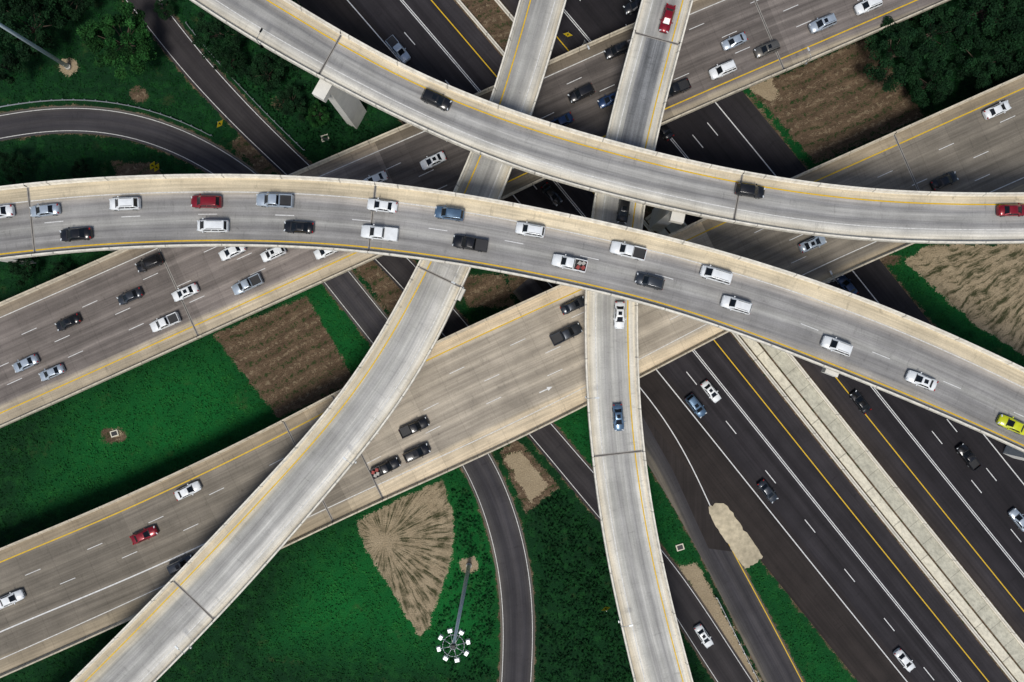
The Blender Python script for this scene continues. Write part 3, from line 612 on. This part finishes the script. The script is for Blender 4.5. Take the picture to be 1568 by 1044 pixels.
def lamp(px,pa,side,h=2.6):
    c=W2(*px,pa.z); i=pa.near(c); p=pa.P[i]+pa.N[i]*side*(pa.hw[i]+.12); n=pa.N[i]*side; mb=MB(); z=pa.z
    mb.box((p[0],p[1],z+.2),(.35,.35,.5),steel); mb.tube((p[0],p[1],z+.3),(p[0],p[1],z+h),.07,.05,steel,8)
    q=p-n*1.6; mb.tube((p[0],p[1],z+h),(q[0],q[1],z+h+.25),.05,.04,steel,6); mb.box((q[0],q[1],z+h+.2),(.7,.28,.14),flood,rot=math.atan2(n[1],n[0]))
    mb.build('street_lamp')
for px,pa,sd in [((400,88),A,-1),((545,715),C,1),((297,998),C,1),((715,440),C,1),((785,255),C,1),((1265,425),Fh,-1),((1420,372),Fh,-1),((895,600),D,-1),((905,95),E,1),((940,958),D,-1),((1225,95),E,-1),((410,60),A,-1)]: lamp(px,pa,sd)
ysign=flat_mat('sign_yellow',(.85,.62,.02),.5,.05); gsign=flat_mat('sign_back',(.5,.5,.5),.4,.05)
def sign(px,n=1,face=None):
    p=W2(*px); a=math.atan2(-p[1],-p[0]) if face is None else face; mb=MB()
    mb.tube((0,0,0),(0,0,2.4+1.2*n),.05,.05,steel,8); ca,sa=math.cos(a),math.sin(a)
    for k in range(n):
        zc=2.6+1.5*k; r=.95
        for off,m_ in((.07,ysign),(.05,gsign)):
            mb.quad([(ca*off-sa*r*u,sa*off+ca*r*u,zc+r*v) for u,v in((1,0),(0,1),(-1,0),(0,-1))],m_)
        mb.quad([(ca*.09-sa*r*u,sa*.09+ca*r*u,zc+r*v) for u,v in((.12,-.4),(.12,.2),(.3,.2),(0,.5),(-.3,.2),(-.12,.2),(-.12,-.4))],trim)
    o=mb.build('warning_sign'); o.location=(p[0],p[1],0)
sign((345,196)); sign((250,262),2); sign((868,62)); sign((925,925),1)
for px in((176,664),(1041,838),(498,212)):
    p=W2(*px); mb=MB(); mb.box((p[0],p[1],.12),(1.5,1.2,.25),slab2,rot=.3); mb.box((p[0],p[1],.26),(1.1,.8,.05),trim,rot=.3); mb.build('drain_inlet')
def rail(pa,side,a,b_,off=.9):
    i0,i1=sorted((pa.near(W2(*a)),pa.near(W2(*b_)))); mb=MB(); base=len(mb.v)
    for i in range(i0,i1):
        for o,z in((0,.45),(.06,.55),(0,.62),(.06,.7),(0,.78),(-.05,.78),(-.05,.45)):
            p=pa.P[i]+pa.N[i]*side*(pa.hw[i]+off-o); mb.v.append((p[0],p[1],z))
    for i in range(i1-i0-1):
        for k in range(6): q=base+i*7+k; mb.face([q,q+7,q+8,q+1],steel)
    for i in range(i0,i1): p=pa.P[i]+pa.N[i]*side*(pa.hw[i]+off+.15); mb.box((p[0],p[1],.35),(.15,.15,.8),steel)
    mb.build('guard_rail')
rail(K,1,(250,60),(470,250)); rail(M,1,(-50,205),(330,243)); rail(J,-1,(1120,900),(1230,1090))
# ------------------------------------------------------------ light, sky, camera
el=62; az=188
w=bpy.data.worlds.new('World'); sc.world=w; w.use_nodes=True; nt=w.node_tree
sky=nt.nodes.new('ShaderNodeTexSky'); sky.sky_type='NISHITA'; sky.sun_disc=False; sky.sun_elevation=math.radians(el); sky.sun_rotation=math.radians(az); sky.air_density=1.0; sky.dust_density=2.0; sky.ozone_density=1.5
nt.links.new(sky.outputs[0],nt.nodes['Background'].inputs[0]); nt.nodes['Background'].inputs[1].default_value=.08
l=bpy.data.lights.new('sun','SUN'); l.energy=2.55; l.angle=math.radians(16); l.color=(1,.97,.91); lo_=bpy.data.objects.new('sun',l); sc.collection.objects.link(lo_)
a=math.radians(az); d=Vector((math.sin(a)*math.cos(math.radians(el)),math.cos(a)*math.cos(math.radians(el)),math.sin(math.radians(el))))
lo_.rotation_euler=d.to_track_quat('Z','Y').to_euler()
cam=bpy.data.cameras.new('camera'); cam.sensor_width=36; cam.lens=36*F/1568; cam.clip_end=12000; cam.clip_start=1
co=bpy.data.objects.new('camera',cam); co.location=(0,0,H); sc.collection.objects.link(co); sc.camera=co
sc.view_settings.view_transform='Standard'; sc.view_settings.look='None'; sc.view_settings.exposure=0
